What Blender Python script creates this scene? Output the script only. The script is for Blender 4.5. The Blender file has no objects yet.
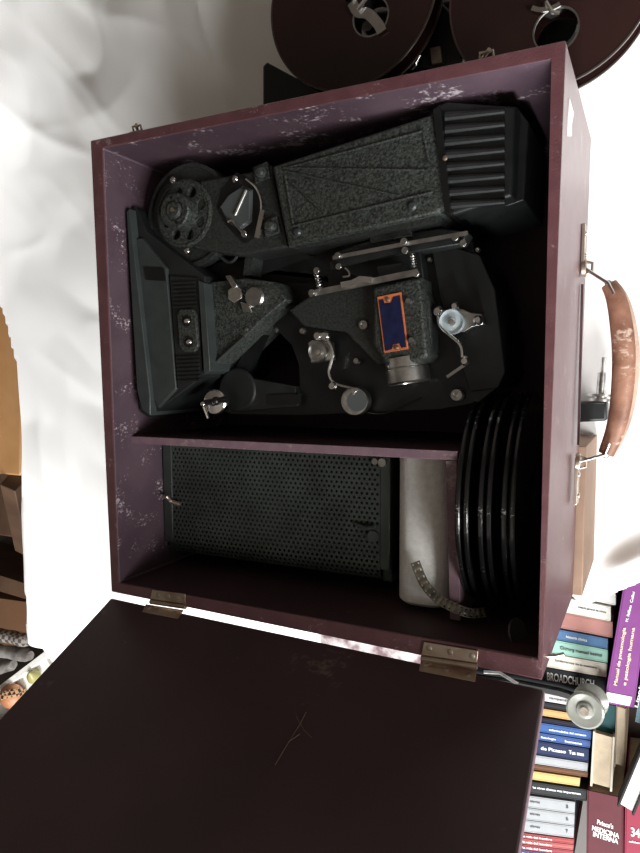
import bpy, bmesh, math, random
from mathutils import Vector, Matrix
random.seed(4)
C = bpy.context.scene.collection
PI = math.pi
# ------------------------------------------------------------------ camera
CAM = Vector((0.28666735, -0.0049867, 0.74718995)); FPX = 677.567
ROT = Matrix(((0.8977, -0.0034, -0.4405), (-0.0298, 0.9972, -0.0683), (0.4395, 0.0744, 0.8951)))
ROT_T = ROT.transposed()
cam = bpy.data.cameras.new('camera'); co = bpy.data.objects.new('camera', cam); C.objects.link(co)
cam.sensor_width = 36; cam.sensor_fit = 'HORIZONTAL'; cam.lens = FPX / 640 * 36; cam.clip_start = .01
q = ROT_T.to_quaternion().to_matrix().to_4x4(); q.translation = CAM; co.matrix_world = q
bpy.context.scene.camera = co
def ray(u, v): return ROT_T @ Vector(((u - 320) / FPX, -(v - 426.5) / FPX, -1))
def P(u, v, z):                      # measured picture point -> point of the place at height z
    d = ray(u, v); t = (z - CAM.z) / d.z; return CAM + d * t
def PP(u, v, o, n):                  # ... on any plane
    d = ray(u, v); t = (o - CAM).dot(n) / d.dot(n); return CAM + d * t

# ------------------------------------------------------------------ materials
def mat(name, col, rough=.6, metal=0, bump=0, bscale=200, var=0, vscale=30, spec=.5, col2=None, coat=0,
        scuff=None, scale_scuff=60, scuff_t=.66, trans=0, alpha=1, detail=4):
    m = bpy.data.materials.new(name); m.use_nodes = True
    nt = m.node_tree; N = nt.nodes; L = nt.links
    b = N['Principled BSDF']
    b.inputs['Roughness'].default_value = rough; b.inputs['Metallic'].default_value = metal
    b.inputs['Specular IOR Level'].default_value = spec
    b.inputs['Coat Weight'].default_value = coat; b.inputs['Coat Roughness'].default_value = .15
    b.inputs['Transmission Weight'].default_value = trans
    c = (*col, 1); b.inputs['Base Color'].default_value = c
    tc = N.new('ShaderNodeTexCoord'); out = None
    if var or col2:
        n = N.new('ShaderNodeTexNoise'); n.inputs['Scale'].default_value = vscale; n.inputs['Detail'].default_value = detail
        L.new(tc.outputs['Object'], n.inputs['Vector'])
        r = N.new('ShaderNodeValToRGB'); r.color_ramp.elements[0].position = .35; r.color_ramp.elements[1].position = .65
        c2 = col2 or tuple(min(1, x * (1 + var)) for x in col)
        c1 = col if col2 else tuple(x * (1 - var) for x in col)
        r.color_ramp.elements[0].color = (*c1, 1); r.color_ramp.elements[1].color = (*c2, 1)
        L.new(n.outputs['Fac'], r.inputs['Fac']); out = r.outputs['Color']
    if scuff:
        n1 = N.new('ShaderNodeTexNoise'); n1.inputs['Scale'].default_value = scale_scuff; n1.inputs['Detail'].default_value = 8
        n1.inputs['Roughness'].default_value = .7
        n2 = N.new('ShaderNodeTexNoise'); n2.inputs['Scale'].default_value = scale_scuff / 7
        mp = N.new('ShaderNodeMapping'); mp.inputs['Scale'].default_value = (1.0, 1.6, 1.2)
        L.new(tc.outputs['Object'], mp.inputs['Vector'])
        L.new(mp.outputs['Vector'], n1.inputs['Vector']); L.new(tc.outputs['Object'], n2.inputs['Vector'])
        mu = N.new('ShaderNodeMath'); mu.operation = 'ADD'
        m2 = N.new('ShaderNodeMath'); m2.operation = 'MULTIPLY'; m2.inputs[1].default_value = .8
        L.new(n2.outputs['Fac'], m2.inputs[0]); L.new(n1.outputs['Fac'], mu.inputs[0]); L.new(m2.outputs[0], mu.inputs[1])
        rr = N.new('ShaderNodeValToRGB'); rr.color_ramp.elements[0].position = scuff_t; rr.color_ramp.elements[1].position = scuff_t + .06
        sc_ = N.new('ShaderNodeMath'); sc_.operation = 'MULTIPLY'; sc_.inputs[1].default_value = .66
        L.new(mu.outputs[0], sc_.inputs[0]); L.new(sc_.outputs[0], rr.inputs['Fac'])
        mx = N.new('ShaderNodeMix'); mx.data_type = 'RGBA'
        L.new(rr.outputs['Color'], mx.inputs['Factor'])
        if out: L.new(out, mx.inputs['A'])
        else: mx.inputs['A'].default_value = c
        mx.inputs['B'].default_value = (*scuff, 1); out = mx.outputs['Result']
    if out: L.new(out, b.inputs['Base Color'])
    if bump:
        n = N.new('ShaderNodeTexNoise'); n.inputs['Scale'].default_value = bscale; n.inputs['Detail'].default_value = 3
        L.new(tc.outputs['Object'], n.inputs['Vector'])
        bp = N.new('ShaderNodeBump'); bp.inputs['Strength'].default_value = bump; bp.inputs['Distance'].default_value = .001
        L.new(n.outputs['Fac'], bp.inputs['Height']); L.new(bp.outputs['Normal'], b.inputs['Normal'])
    return m
M = dict(
    maroon=mat('maroon_leatherette', (.092, .032, .038), .38, bump=.35, bscale=900, col2=(.12, .046, .052), vscale=60, scuff=(.26, .18, .19), scale_scuff=260, scuff_t=.70, spec=.8),
    plum=mat('plum_lining', (.076, .047, .062), .5, bump=.3, bscale=700, col2=(.100, .064, .080), vscale=25, scuff=(.42, .36, .38), scale_scuff=210, scuff_t=.675),
    lidin=mat('dark_maroon_lining', (.050, .025, .028), .6, bump=.25, bscale=900, col2=(.064, .031, .035), vscale=12, scuff=(.15, .11, .09), scale_scuff=45, scuff_t=.73),
    shelf=mat('mauve_edge_board', (.18, .11, .14), .6, bump=.3, bscale=500, col2=(.22, .14, .165), vscale=70, scuff=(.3, .22, .21), scale_scuff=200, scuff_t=.67),
    shelftop=mat('dark_plum_board', (.06, .025, .032), .6, bump=.3, bscale=500, var=.3),
    crackle=mat('grey_crackle_paint', (.011, .013, .012), .5, bump=.9, bscale=520, col2=(.050, .058, .050), vscale=420, detail=2),
    crackle_dark=mat('dark_crackle_paint', (.013, .015, .014), .45, bump=.5, bscale=520, col2=(.030, .034, .031), vscale=420, detail=2),
    satin=mat('grey_satin_enamel', (.034, .042, .040), .40, bump=.1, bscale=300, var=.12, vscale=60),
    black=mat('black_enamel', (.005, .0055, .0055), .38, var=.3, vscale=40),
    blackmat=mat('matt_black_metal', (.009, .0105, .0105), .5, var=.3, vscale=60),
    gloss=mat('glossy_black_plastic', (.008, .008, .008), .13, coat=.6, bump=.15, bscale=300, scuff=(.2, .19, .17), scale_scuff=300, scuff_t=.70),
    chrome=mat('worn_chrome', (.88, .88, .86), .16, 1, var=.10, vscale=60),
    steel=mat('dull_steel', (.52, .52, .50), .30, 1, var=.25, vscale=80, bump=.1),
    brass=mat('tarnished_brass', (.42, .31, .22), .42, 1, col2=(.60, .50, .40), vscale=60, bump=.1),
    nickel=mat('aged_nickel', (.50, .43, .36), .42, .8, col2=(.34, .27, .21), vscale=90, bump=.2),
    perf=mat('perforated_black_steel', (.036, .044, .039), .42, .1, var=.3, vscale=25, bump=.1),
    foam=mat('white_foam', (.80, .80, .76), .9, bump=.5, bscale=700, var=.06, vscale=200),
    sheet=mat('white_cotton_sheet', (.80, .79, .77), .9, bump=.15, bscale=1500, var=.02, vscale=5),
    leather=mat('tan_leather', (.17, .075, .045), .5, bump=.6, bscale=130, col2=(.30, .15, .095), vscale=45, scuff=(.5, .36, .28), scale_scuff=120, scuff_t=.68),
    leather_edge=mat('pale_leather_edge', (.5, .36, .28), .7, bump=.5, bscale=200, var=.2),
    tanbox=mat('tan_wood', (.24, .15, .10), .7, bump=.3, bscale=90, var=.12, vscale=20),
    wood=mat('orange_pine', (.38, .19, .07), .38, bump=.1, bscale=60, col2=(.45, .24, .10), vscale=12),
    woodd=mat('brown_wood', (.055, .027, .015), .5, bump=.1, bscale=60, col2=(.09, .048, .026), vscale=12),
    reel=mat('dark_brown_plastic', (.022, .009, .008), .25, coat=.2, var=.15, vscale=20),
    rim=mat('reel_edge', (.07, .05, .045), .3, .4),
    clear=mat('clear_plastic', (.42, .43, .38), .2, var=.1, vscale=40, spec=.7, trans=.45),
    blue=mat('blue_enamel', (.006, .008, .036), .3, col2=(.010, .015, .06), vscale=160),
    orange=mat('orange_enamel', (.60, .17, .06), .4, var=.15),
    glass=mat('smoked_glass', (.07, .08, .08), .08, coat=.5),
    white=mat('plain_white', (.85, .83, .80), .6, bump=.2),
    floor=mat('dark_floor', (.035, .022, .016), .5, bump=.1, bscale=30, var=.25, vscale=6),
    film=mat('film_base', (.16, .14, .10), .3, col2=(.05, .045, .035), vscale=160),
    pages=mat('cream_pages', (.42, .34, .24), .9, bump=.4, bscale=300, var=.08, vscale=60),
    wpages=mat('white_pages', (.75, .73, .68), .9, bump=.4, bscale=300, var=.05),
    card=mat('brown_cardboard', (.12, .055, .022), .8, var=.1, vscale=8),
)
def paint(name, col, rough=.6): return mat(name, tuple(c * (.8 if min(col) > .3 else .62) for c in col), rough, var=.06, vscale=30, spec=.2)

# ------------------------------------------------------------------ mesh helpers
def NB(): return bmesh.new()
def box(bm, c, s, rz=0, mi=0):
    r = bmesh.ops.create_cube(bm, size=1)
    mt = Matrix.Translation(Vector(c)) @ Matrix.Rotation(rz, 4, 'Z') @ Matrix.Diagonal((*s, 1))
    bmesh.ops.transform(bm, matrix=mt, verts=r['verts'])
    for v in r['verts']:
        for f in v.link_faces: f.material_index = mi
def frame_of(axis):
    a = Vector(axis).normalized(); return Vector((0, 0, 1)).rotation_difference(a).to_matrix().to_4x4()
def cyl(bm, c, r, h, axis=(0, 0, 1), r2=None, seg=32):       # c is the base centre
    rr = bmesh.ops.create_cone(bm, cap_ends=True, segments=seg, radius1=r, radius2=r if r2 is None else r2, depth=h)
    bmesh.ops.transform(bm, matrix=Matrix.Translation(Vector(c)) @ frame_of(axis) @ Matrix.Translation((0, 0, h / 2)), verts=rr['verts'])
def ball(bm, c, r, sc=(1, 1, 1), seg=20):
    rr = bmesh.ops.create_uvsphere(bm, u_segments=seg, v_segments=seg // 2, radius=r)
    bmesh.ops.transform(bm, matrix=Matrix.Translation(Vector(c)) @ Matrix.Diagonal((*sc, 1)), verts=rr['verts'])
def lathe(bm, prof, c, axis=(0, 0, 1), seg=48, close=False):
    mt = Matrix.Translation(Vector(c)) @ frame_of(axis); rings = []
    for r, z in prof:
        if r < 1e-6: rings.append([bm.verts.new(mt @ Vector((0, 0, z)))])
        else: rings.append([bm.verts.new(mt @ Vector((r * math.cos(2 * PI * k / seg), r * math.sin(2 * PI * k / seg), z))) for k in range(seg)])
    pairs = list(zip(rings, rings[1:]))
    if close: pairs.append((rings[-1], rings[0]))
    for A, B in pairs:
        for k in range(seg):
            k2 = (k + 1) % seg
            if len(A) == 1 and len(B) == 1: continue
            if len(A) == 1: bm.faces.new((A[0], B[k], B[k2]))
            elif len(B) == 1: bm.faces.new((A[k], A[k2], B[0]))
            else: bm.faces.new((A[k], A[k2], B[k2], B[k]))
def prism(bm, top, z1, mi=0, inset=0, dz=0):                 # polygon of points, extruded straight down to z1
    top = [Vector(p) for p in top]
    if inset:                                                # small chamfer round the top
        cx = sum(top, Vector()) / len(top); up = []
        for p in top:
            d = (cx - p); up.append(p + d.normalized() * min(inset, d.length * .3))
        T = [bm.verts.new(p) for p in up]; Mi = [bm.verts.new(p - Vector((0, 0, dz or inset))) for p in top]
    else: T = [bm.verts.new(p) for p in top]; Mi = None
    B = [bm.verts.new((p.x, p.y, z1)) for p in top]; n = len(top); fs = [bm.faces.new(T), bm.faces.new(B[::-1])]
    lv = [T, Mi, B] if Mi else [T, B]
    for a, b in zip(lv, lv[1:]):
        for k in range(n): fs.append(bm.faces.new((a[k], b[k], b[(k + 1) % n], a[(k + 1) % n])))
    for f in fs: f.material_index = mi
def pz(pts, z): return [P(u, v, z) for u, v in pts]
def tube(bm, pts, r, seg=10, sq=1):
    pts = [Vector(p) for p in pts]; rings = []; up = None
    for i, p in enumerate(pts):
        d = (pts[min(i + 1, len(pts) - 1)] - pts[max(i - 1, 0)]).normalized()
        if up is None: up = d.orthogonal().normalized()
        up = (up - d * up.dot(d)).normalized(); sd = d.cross(up)
        rr = r[i] if isinstance(r, (list, tuple)) else r
        rings.append([bm.verts.new(p + up * math.cos(2 * PI * k / seg) * rr * sq + sd * math.sin(2 * PI * k / seg) * rr) for k in range(seg)])
    for A, B in zip(rings, rings[1:]):
        for k in range(seg): bm.faces.new((A[k], A[(k + 1) % seg], B[(k + 1) % seg], B[k]))
    bm.faces.new(rings[0][::-1]); bm.faces.new(rings[-1])
def strap(bm, pts, w, t, side):                              # flat band along pts; side = width direction
    pts = [Vector(p) for p in pts]; side = Vector(side).normalized(); R = []
    for i, p in enumerate(pts):
        d = (pts[min(i + 1, len(pts) - 1)] - pts[max(i - 1, 0)]).normalized(); s = (side - d * side.dot(d)).normalized(); n = d.cross(s)
        R.append([bm.verts.new(p + s * a * w / 2 + n * b * t / 2) for a, b in ((-1, -1), (1, -1), (1, 1), (-1, 1))])
    for A, B in zip(R, R[1:]):
        for k in range(4): bm.faces.new((A[k], A[(k + 1) % 4], B[(k + 1) % 4], B[k]))
    bm.faces.new(R[0][::-1]); bm.faces.new(R[-1])
def smoothpts(pts, n=8):
    pts = [Vector(p) for p in pts]; out = []
    for i in range(len(pts) - 1):
        p0 = pts[max(i - 1, 0)]; p1 = pts[i]; p2 = pts[i + 1]; p3 = pts[min(i + 2, len(pts) - 1)]
        for k in range(n):
            t = k / n; out.append(.5 * ((2 * p1) + (p2 - p0) * t + (2 * p0 - 5 * p1 + 4 * p2 - p3) * t * t + (3 * p1 - p0 - 3 * p2 + p3) * t ** 3))
    return out + [pts[-1]]
def holed(bm, outer, holes, z0, z1):                         # plate with real holes, in world x/y
    cu = bpy.data.curves.new('c', 'CURVE'); cu.dimensions = '2D'; cu.fill_mode = 'BOTH'; cu.extrude = (z1 - z0) / 2
    for lp in [outer] + holes:
        s = cu.splines.new('POLY'); s.points.add(len(lp) - 1); s.use_cyclic_u = True
        for i, p in enumerate(lp): s.points[i].co = (p[0], p[1], 0, 1)
    o = bpy.data.objects.new('c', cu); C.objects.link(o)
    me = bpy.data.meshes.new_from_object(o.evaluated_get(bpy.context.evaluated_depsgraph_get()))
    me.transform(Matrix.Translation((0, 0, (z0 + z1) / 2))); bm.from_mesh(me)
    bpy.data.objects.remove(o); bpy.data.curves.remove(cu); bpy.data.meshes.remove(me)
def circ(c, r, n=24, sx=1, sy=1, a0=0): return [(c[0] + r * sx * math.cos(a0 + 2 * PI * k / n), c[1] + r * sy * math.sin(a0 + 2 * PI * k / n)) for k in range(n)]
def root_loc(o):
    v = Vector()
    while o: v += o.location; o = o.parent
    return v
def obj(name, bm, m, parent=None, bevel=0, smooth=True, base=None):
    bmesh.ops.recalc_face_normals(bm, faces=bm.faces)
    me = bpy.data.meshes.new(name)
    if parent: off = root_loc(parent)
    elif base is not None: off = Vector(base)
    else:
        vs = [v.co for v in bm.verts]
        lo = Vector([min(v[i] for v in vs) for i in range(3)]); hi = Vector([max(v[i] for v in vs) for i in range(3)])
        off = Vector(((lo.x + hi.x) / 2, (lo.y + hi.y) / 2, lo.z))
    bmesh.ops.translate(bm, vec=-off, verts=bm.verts)
    bm.to_mesh(me); bm.free()
    for mm in (m if isinstance(m, (list, tuple)) else [m]): me.materials.append(mm)
    o = bpy.data.objects.new(name, me); C.objects.link(o)
    if parent: o.parent = parent
    else: o.location = off
    if smooth:
        for p in me.polygons: p.use_smooth = True
        me.set_sharp_from_angle(angle=.6)
    if bevel:
        b = o.modifiers.new('b', 'BEVEL'); b.width = bevel; b.segments = 2; b.limit_method = 'ANGLE'; b.angle_limit = .6
    return o
def tag(o, label, cat, group=None, kind=None):
    if label: o['label'] = label
    if cat: o['category'] = cat
    if group: o['group'] = group
    if kind: o['kind'] = kind
    return o
def thing(name, label, cat, loc, group=None):
    o = bpy.data.objects.new(name, None); C.objects.link(o); o.location = loc; o.empty_display_size = .02
    return tag(o, label, cat, group)
def lettering(name, s, o3, ex, ey, height, width, m, parent, thick=.0004, label=None):
    """raised letters: o3 lower left corner, ex reading direction, ey up direction"""
    cu = bpy.data.curves.new('t', 'FONT'); cu.body = s; cu.size = 1; cu.extrude = .02; cu.offset = .016; cu.space_line = .95
    t = bpy.data.objects.new('t', cu); C.objects.link(t)
    me = bpy.data.meshes.new_from_object(t.evaluated_get(bpy.context.evaluated_depsgraph_get()))
    bpy.data.objects.remove(t); bpy.data.curves.remove(cu)
    xs = [v.co.x for v in me.vertices]; ys = [v.co.y for v in me.vertices]
    x0, x1, y0, y1 = min(xs), max(xs), min(ys), max(ys)
    ex = Vector(ex).normalized(); ey = Vector(ey).normalized(); n = ex.cross(ey)
    bm = NB(); bm.from_mesh(me); bpy.data.meshes.remove(me)
    for v in bm.verts:
        c = v.co; v.co = Vector(o3) + ex * ((c.x - x0) / (x1 - x0) * width) + ey * ((c.y - y0) / (y1 - y0) * height) + n * (c.z / .02 * thick / 2 + thick / 2)
    return obj(name, bm, m, parent, smooth=False)

# ------------------------------------------------------------------ light: two windows of the room, and the dim room itself
W = bpy.data.worlds.new('world'); bpy.context.scene.world = W; W.use_nodes = True
W.node_tree.nodes['Background'].inputs['Color'].default_value = (.9, .95, 1, 1); W.node_tree.nodes['Background'].inputs['Strength'].default_value = .3
LP_A, LP_B = 185, 78
def window_light(name, loc, target, size, power, col):
    l = bpy.data.lights.new(name, 'AREA'); l.shape = 'RECTANGLE'; l.size = size[0]; l.size_y = size[1]; l.energy = power; l.color = col
    o = bpy.data.objects.new(name, l); C.objects.link(o); o.location = loc
    o.rotation_euler = (Vector(target) - Vector(loc)).to_track_quat('-Z', 'Y').to_euler()
window_light('window_daylight', (.50, -2.55, 1.30), (0, 0, .1), (1.0, 1.1), LP_A, (.97, .99, 1))
window_light('side_window_daylight', (2.05, -1.05, 1.25), (0, 0, .1), (1.1, 1.1), LP_B, (1, .99, .99))
vs = bpy.context.scene.view_settings; vs.view_transform = 'Standard'; vs.look = 'None'; vs.gamma = 1; vs.exposure = 0

# ------------------------------------------------------------------ floor
FZ = -.66
XW0, XE, YS, YN, ZC = -2.3, 2.12, -2.62, 2.3, 2.2
plaster = mat('warm_plaster', (.17, .145, .12), .9, bump=.1, bscale=120, var=.04, vscale=3)
def struct(name, bm, m): return tag(obj(name, bm, m, smooth=False), None, None, kind='structure')
bm = NB(); box(bm, ((XW0 + XE) / 2, (YS + YN) / 2, FZ - .02), (XE - XW0 + .2, YN - YS + .2, .04)); struct('floor', bm, M['floor'])
bm = NB(); box(bm, ((XW0 + XE) / 2, (YS + YN) / 2, ZC + .02), (XE - XW0 + .2, YN - YS + .2, .04)); struct('ceiling', bm, plaster)
bm = NB(); box(bm, (XW0 - .05, (YS + YN) / 2, (FZ + ZC) / 2), (.1, YN - YS, ZC - FZ)); struct('wall_left', bm, plaster)
bm = NB(); box(bm, ((XW0 + XE) / 2, YN + .05, (FZ + ZC) / 2), (XE - XW0, .1, ZC - FZ)); struct('wall_back', bm, plaster)
def holed_wall(name, horiz, c0, a0, a1, h0, h1, z0, z1, n):
    # a wall with one window opening; horiz: the wall runs along x at y=c0, else along y at x=c0
    bm = NB()
    for u0, u1, w0, w1 in ((a0, h0, FZ, ZC), (h1, a1, FZ, ZC), (h0, h1, FZ, z0), (h0, h1, z1, ZC)):
        c = ((u0 + u1) / 2, c0, (w0 + w1) / 2) if horiz else (c0, (u0 + u1) / 2, (w0 + w1) / 2)
        box(bm, c, (u1 - u0, .1, w1 - w0) if horiz else (.1, u1 - u0, w1 - w0))
    struct(name, bm, plaster)
    bm = NB()
    for u, w, du, dw in ((h0 + .02, (z0 + z1) / 2, .04, z1 - z0), (h1 - .02, (z0 + z1) / 2, .04, z1 - z0), ((h0 + h1) / 2, z0 + .02, h1 - h0, .04), ((h0 + h1) / 2, z1 - .02, h1 - h0, .04)):
        box(bm, (u, c0, w) if horiz else (c0, u, w), (du, .06, dw) if horiz else (.06, du, dw))
    struct('window_%d' % n, bm, M['wpages'])
holed_wall('wall_front', True, YS - .05, XW0, XE, -.05, 1.05, .70, 1.9, 1)
holed_wall('wall_right', False, XE + .05, YS, YN, -1.65, -.45, .65, 1.85, 2)

# ------------------------------------------------------------------ white sheet over the table
TAB = [(-.70, 1.0), (-.72, .4)] + [tuple(P(u, v, -.012))[:2] for u, v in ((-2, 276), (13, 320), (25, 370), (28, 460), (28, 500), (31, 590), (36, 640), (62, 636), (106, 600))] + [(-.25, -.30), (-.02, -.262), (.17, -.255), (.213, -.298), (.29, -.250), (.75, -.06), (.75, 1.0)]
def sdist(x, y):
    dm = 9; ins = False; n = len(TAB)
    for i in range(n):
        ax, ay = TAB[i]; bx, by = TAB[(i + 1) % n]
        dx, dy = bx - ax, by - ay; t = max(0, min(1, ((x - ax) * dx + (y - ay) * dy) / (dx * dx + dy * dy)))
        dm = min(dm, math.hypot(x - ax - t * dx, y - ay - t * dy))
        if (ay > y) != (by > y) and x < ax + (y - ay) / (by - ay) * dx: ins = not ins
    return -dm if ins else dm
def sm(a, b, t): t = max(0, min(1, (t - a) / (b - a))); return t * t * (3 - 2 * t)
from mathutils import noise
def sheet_z(x, y):
    z = 0.0
    z -= .16 * sm(.09, .190, x) * (1 - sm(.22, .34, y))          # the sheet drops where the case overhangs
    AB = lambda v: math.sqrt(v * v + .0016)
    w = sm(.0, .12, y - .30) + sm(.32, .42, -x) * (.25 + .55 * sm(.25, .45, y))
    w = min(1, w)
    n = noise.noise(Vector((x * 5, y * 6, 1))) * .012 + AB(noise.noise(Vector((x * 9 + y * 8, y * 5 - x * 4, 4)))) * .024 + .007 * (1 - AB(noise.noise(Vector((x * 6 + y * 9, y * 3 - x * 4, 11))))) ** 7
    r = AB(noise.noise(Vector((x * 14 + y * 5, y * 4, 7))))
    z += w * (n + .006 * (1 - r) ** 6)
    z += .05 * sm(.62, .95, -x + .62 * (y - .1))                                      # slack heap at the upper left
    z += .004 * abs(noise.noise(Vector((x * 22, y * 3, 9)))) * sm(.22, .28, x)
    z += .018 * math.exp(-((y + .245 - (x - .25) * .6) / .018) ** 2) * sm(.22, .27, x)      # rolled fold along the near edge
    return z
bm = NB(); NX, NY = 300, 330; x0, x1, y0, y1 = -.95, .62, -.78, .98; G = {}
for i in range(NX + 1):
    for j in range(NY + 1):
        x = x0 + (x1 - x0) * i / NX; y = y0 + (y1 - y0) * j / NY; d = sdist(x, y); z = sheet_z(x, y)
        if d > 0:
            k = .62 * sm(.15, -.05, x) if y < -.1 else 2.
            if y < -.1 and x > -.0: k = 3
            if y < -.1 and x < .0: z -= .03 * sm(0, .03, d) + .55 * max(0, d - .01)
            else: z -= k * d
            if x < -.6 and y > -.4: z -= 3 * d
        G[i, j] = (x, y, z, d)
V = {}
def gv(i, j):
    if (i, j) not in V: V[i, j] = bm.verts.new(G[i, j][:3])
    return V[i, j]
for i in range(NX):
    for j in range(NY):
        c = G[i, j]
        lim = .012
        if c[1] < -.2: lim = .30 if c[0] < -.12 and c[0] > -.64 + .25 * (-.4 - c[1]) else .03
        if c[0] > -.08 and c[1] < 0: lim = .012
        if all(G[a, b][3] < lim for a, b in ((i, j), (i + 1, j), (i + 1, j + 1), (i, j + 1))):
            bm.faces.new((gv(i, j), gv(i + 1, j), gv(i + 1, j + 1), gv(i, j + 1)))
sh = obj('bed_sheet', bm, M['sheet']); tag(sh, 'rumpled white cotton sheet spread over the table under the open case', 'sheet')
s = sh.modifiers.new('s', 'SOLIDIFY'); s.thickness = .0015; s.offset = -1
for p in sh.data.polygons: p.use_smooth = True
# table underneath, following the sheet's edge
t = thing('table', 'low table hidden beneath the white sheet and the case', 'table', (0, .2, FZ))
bm = NB(); prism(bm, [(-.54, .85, -.016), (-.52, -.29, -.016), (-.10, -.22, -.016), (.075, -.215, -.016), (.075, .85, -.016)], -.045); obj('tabletop', bm, M['woodd'], t)
for x, y in ((-.5, .8), (-.5, -.28), (.05, .8), (.05, -.17)):
    bm = NB(); box(bm, (x, y, (FZ - .045) / 2), (.05, .05, -.045 - FZ)); obj('leg', bm, M['woodd'], t)
bm = NB(); box(bm, (.42, .37, -.195), (.40, .8, .03)); obj('side_shelf', bm, M['woodd'], t)
for x, y in ((.58, .7), (.58, .02)):
    bm = NB(); box(bm, (x, y, (FZ - .205) / 2), (.04, .04, -.205 - FZ)); obj('leg', bm, M['woodd'], t)

# ------------------------------------------------------------------ the carrying case
D = .2216
OC = [Vector((-.227, .231, D)), Vector((.224, .232, D)), P(542, 681, D), P(111, 592, D)]   # rim corners, clockwise
TH = .0145
case = thing('projector_case', 'open maroon and plum carrying case with divided compartments, lid folded open', 'case', (0, 0, .002))
def inset_poly(pts, t):
    n = len(pts); out = []
    for i in range(n):
        a, b, c = pts[i - 1], pts[i], pts[(i + 1) % n]
        d1 = (b - a).normalized(); d2 = (c - b).normalized(); n1 = Vector((d1.y, -d1.x, 0)); n2 = Vector((d2.y, -d2.x, 0))
        bis = (n1 + n2).normalized(); out.append(b + bis * t / bis.dot(n1))
    return out
IC = [P(103, 148, D), P(551, 59, D), P(538, 658, D), P(119, 583, D)]
bm = NB()
def vv(p, z): return bm.verts.new((p.x, p.y, z))
o0 = [vv(p, .002) for p in OC]; o1 = [vv(p, D) for p in OC]; i1 = [vv(p, D) for p in IC]; i0 = [vv(p, .012) for p in IC]
for k in range(4):
    l = (k + 1) % 4
    bm.faces.new((o0[k], o0[l], o1[l], o1[k])); bm.faces.new((o1[k], o1[l], i1[l], i1[k]))
    f = bm.faces.new((i1[k], i1[l], i0[l], i0[k])); f.material_index = 2 if k == 2 else 1  # lid-side wall has its shade put into a darker lining colour
bm.faces.new(o0[::-1]); f = bm.faces.new(i0); f.material_index = 2
body = obj('body', bm, [M['maroon'], M['plum'], M['lidin']], case, bevel=.0022)
# dividers
bm = NB(); zt = .195
a = P(128, 444, zt); b = P(470, 446, zt); xl = -.2105
yt = (a.y + b.y) / 2 + .002
box(bm, ((xl + .1425) / 2, yt - .004, (zt + .012) / 2), (.1425 - xl, .008, zt - .012))
for f in bm.faces: f.material_index = 1 if f.normal.y > .5 else 0
obj('shelf_divider', bm, [M['shelf'], M['shelftop']], case, bevel=.0006)
bm = NB(); xr0, xr1 = .1325, .1420
vsx = []
for x in (xr0, xr1):
    vsx.append([bm.verts.new(c) for c in ((x, yt - .0085, .0125), (x, yt - .0085, zt), (x, -.2185, .176), (x, -.2185, .0125))])
bm.faces.new(vsx[0]); bm.faces.new(vsx[1][::-1])
for k in range(4): bm.faces.new((vsx[0][k], vsx[1][k], vsx[1][(k + 1) % 4], vsx[0][(k + 1) % 4]))
obj('upright_divider', bm, M['shelf'], case, bevel=.0006)
# lid
LU = Vector((.0121, -.4249, .9052)).normalized()
la = P(111, 597.5, D - .002); lb = P(545, 689, D - .002); LX = (lb - la).normalized(); LN = LX.cross(LU).normalized()
if LN.z < 0: LN = -LN
bm = NB(); LL = .462; th = .011
cs = [la, lb, lb + LU * LL, la + LU * LL]
A = [bm.verts.new(c) for c in cs]; B = [bm.verts.new(c - LN * th) for c in cs]
f = bm.faces.new(A); bm.faces.new(B[::-1])
for k in range(4):
    g = bm.faces.new((A[k], B[k], B[(k + 1) % 4], A[(k + 1) % 4])); g.material_index = 1
lid = obj('lid', bm, [M['lidin'], M['shelf']], case, bevel=.002); lid['label'] = 'flat hinged lid with dark maroon lining, folded open'
def LP(u, v, off=0): return PP(u, v, la + LN * off, LN)
bm = NB()
for pts in ([(275, 765), (285, 748), (300, 724), (306, 712)], [(296, 716), (304, 730), (312, 738)], [(288, 742), (300, 734)]):
    tube(bm, [LP(u, v, .0002) for u, v in pts], .0003, 6)
obj('scratch', bm, mat('pale_scratch', (.19, .13, .09), .7), lid)
# hinges
def hinge(up, lo, scr_u, scr_l):
    bm = NB(); prism(bm, pz(up, D + .0018), D + .0004)
    h = obj('hinge', bm, M['brass'], case, bevel=.0003); h['label'] = 'tarnished brass hinge'
    bm = NB(); A = [bm.verts.new(LP(u, v, .0016)) for u, v in lo]; B = [bm.verts.new(LP(u, v, .0001)) for u, v in lo]
    bm.faces.new(A); bm.faces.new(B[::-1])
    for k in range(4): bm.faces.new((A[k], B[k], B[(k + 1) % 4], A[(k + 1) % 4]))
    obj('leaf', bm, M['brass'], h, bevel=.0003)
    bm = NB(); p = P(*up[3], D + .001); q2 = P(*up[2], D + .001); dn = Vector((0, -.003, -.001)); tube(bm, [p + dn, q2 + dn], .0026, 14)
    obj('knuckle', bm, M['brass'], h)
    for lst, fn in ((scr_u, lambda u, v: (P(u, v, D + .0017), Vector((0, 0, 1)))), (scr_l, lambda u, v: (LP(u, v, .0015), LN))):
        for u, v in lst:
            c, n = fn(u, v); bm = NB(); lathe(bm, [(0, .0006), (.0018, .0006), (.0026, .0002), (.0026, -.0002), (0, -.0002)], c, n, 16)
            obj('screw', bm, M['nickel'], h)
hinge([(152, 590), (185, 594), (185, 604), (150, 599)], [(146, 604), (184, 610), (178, 619), (142, 612)], [(158, 595), (168, 596), (178, 598)], [(149, 608), (161, 610), (174, 613)])
hinge([(424, 642), (478, 651), (477, 663), (421, 655)], [(421, 659), (477, 670), (475, 682), (419, 671)], [(429, 648), (450, 652), (472, 656)], [(426, 664), (447, 669), (468, 675)])
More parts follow.
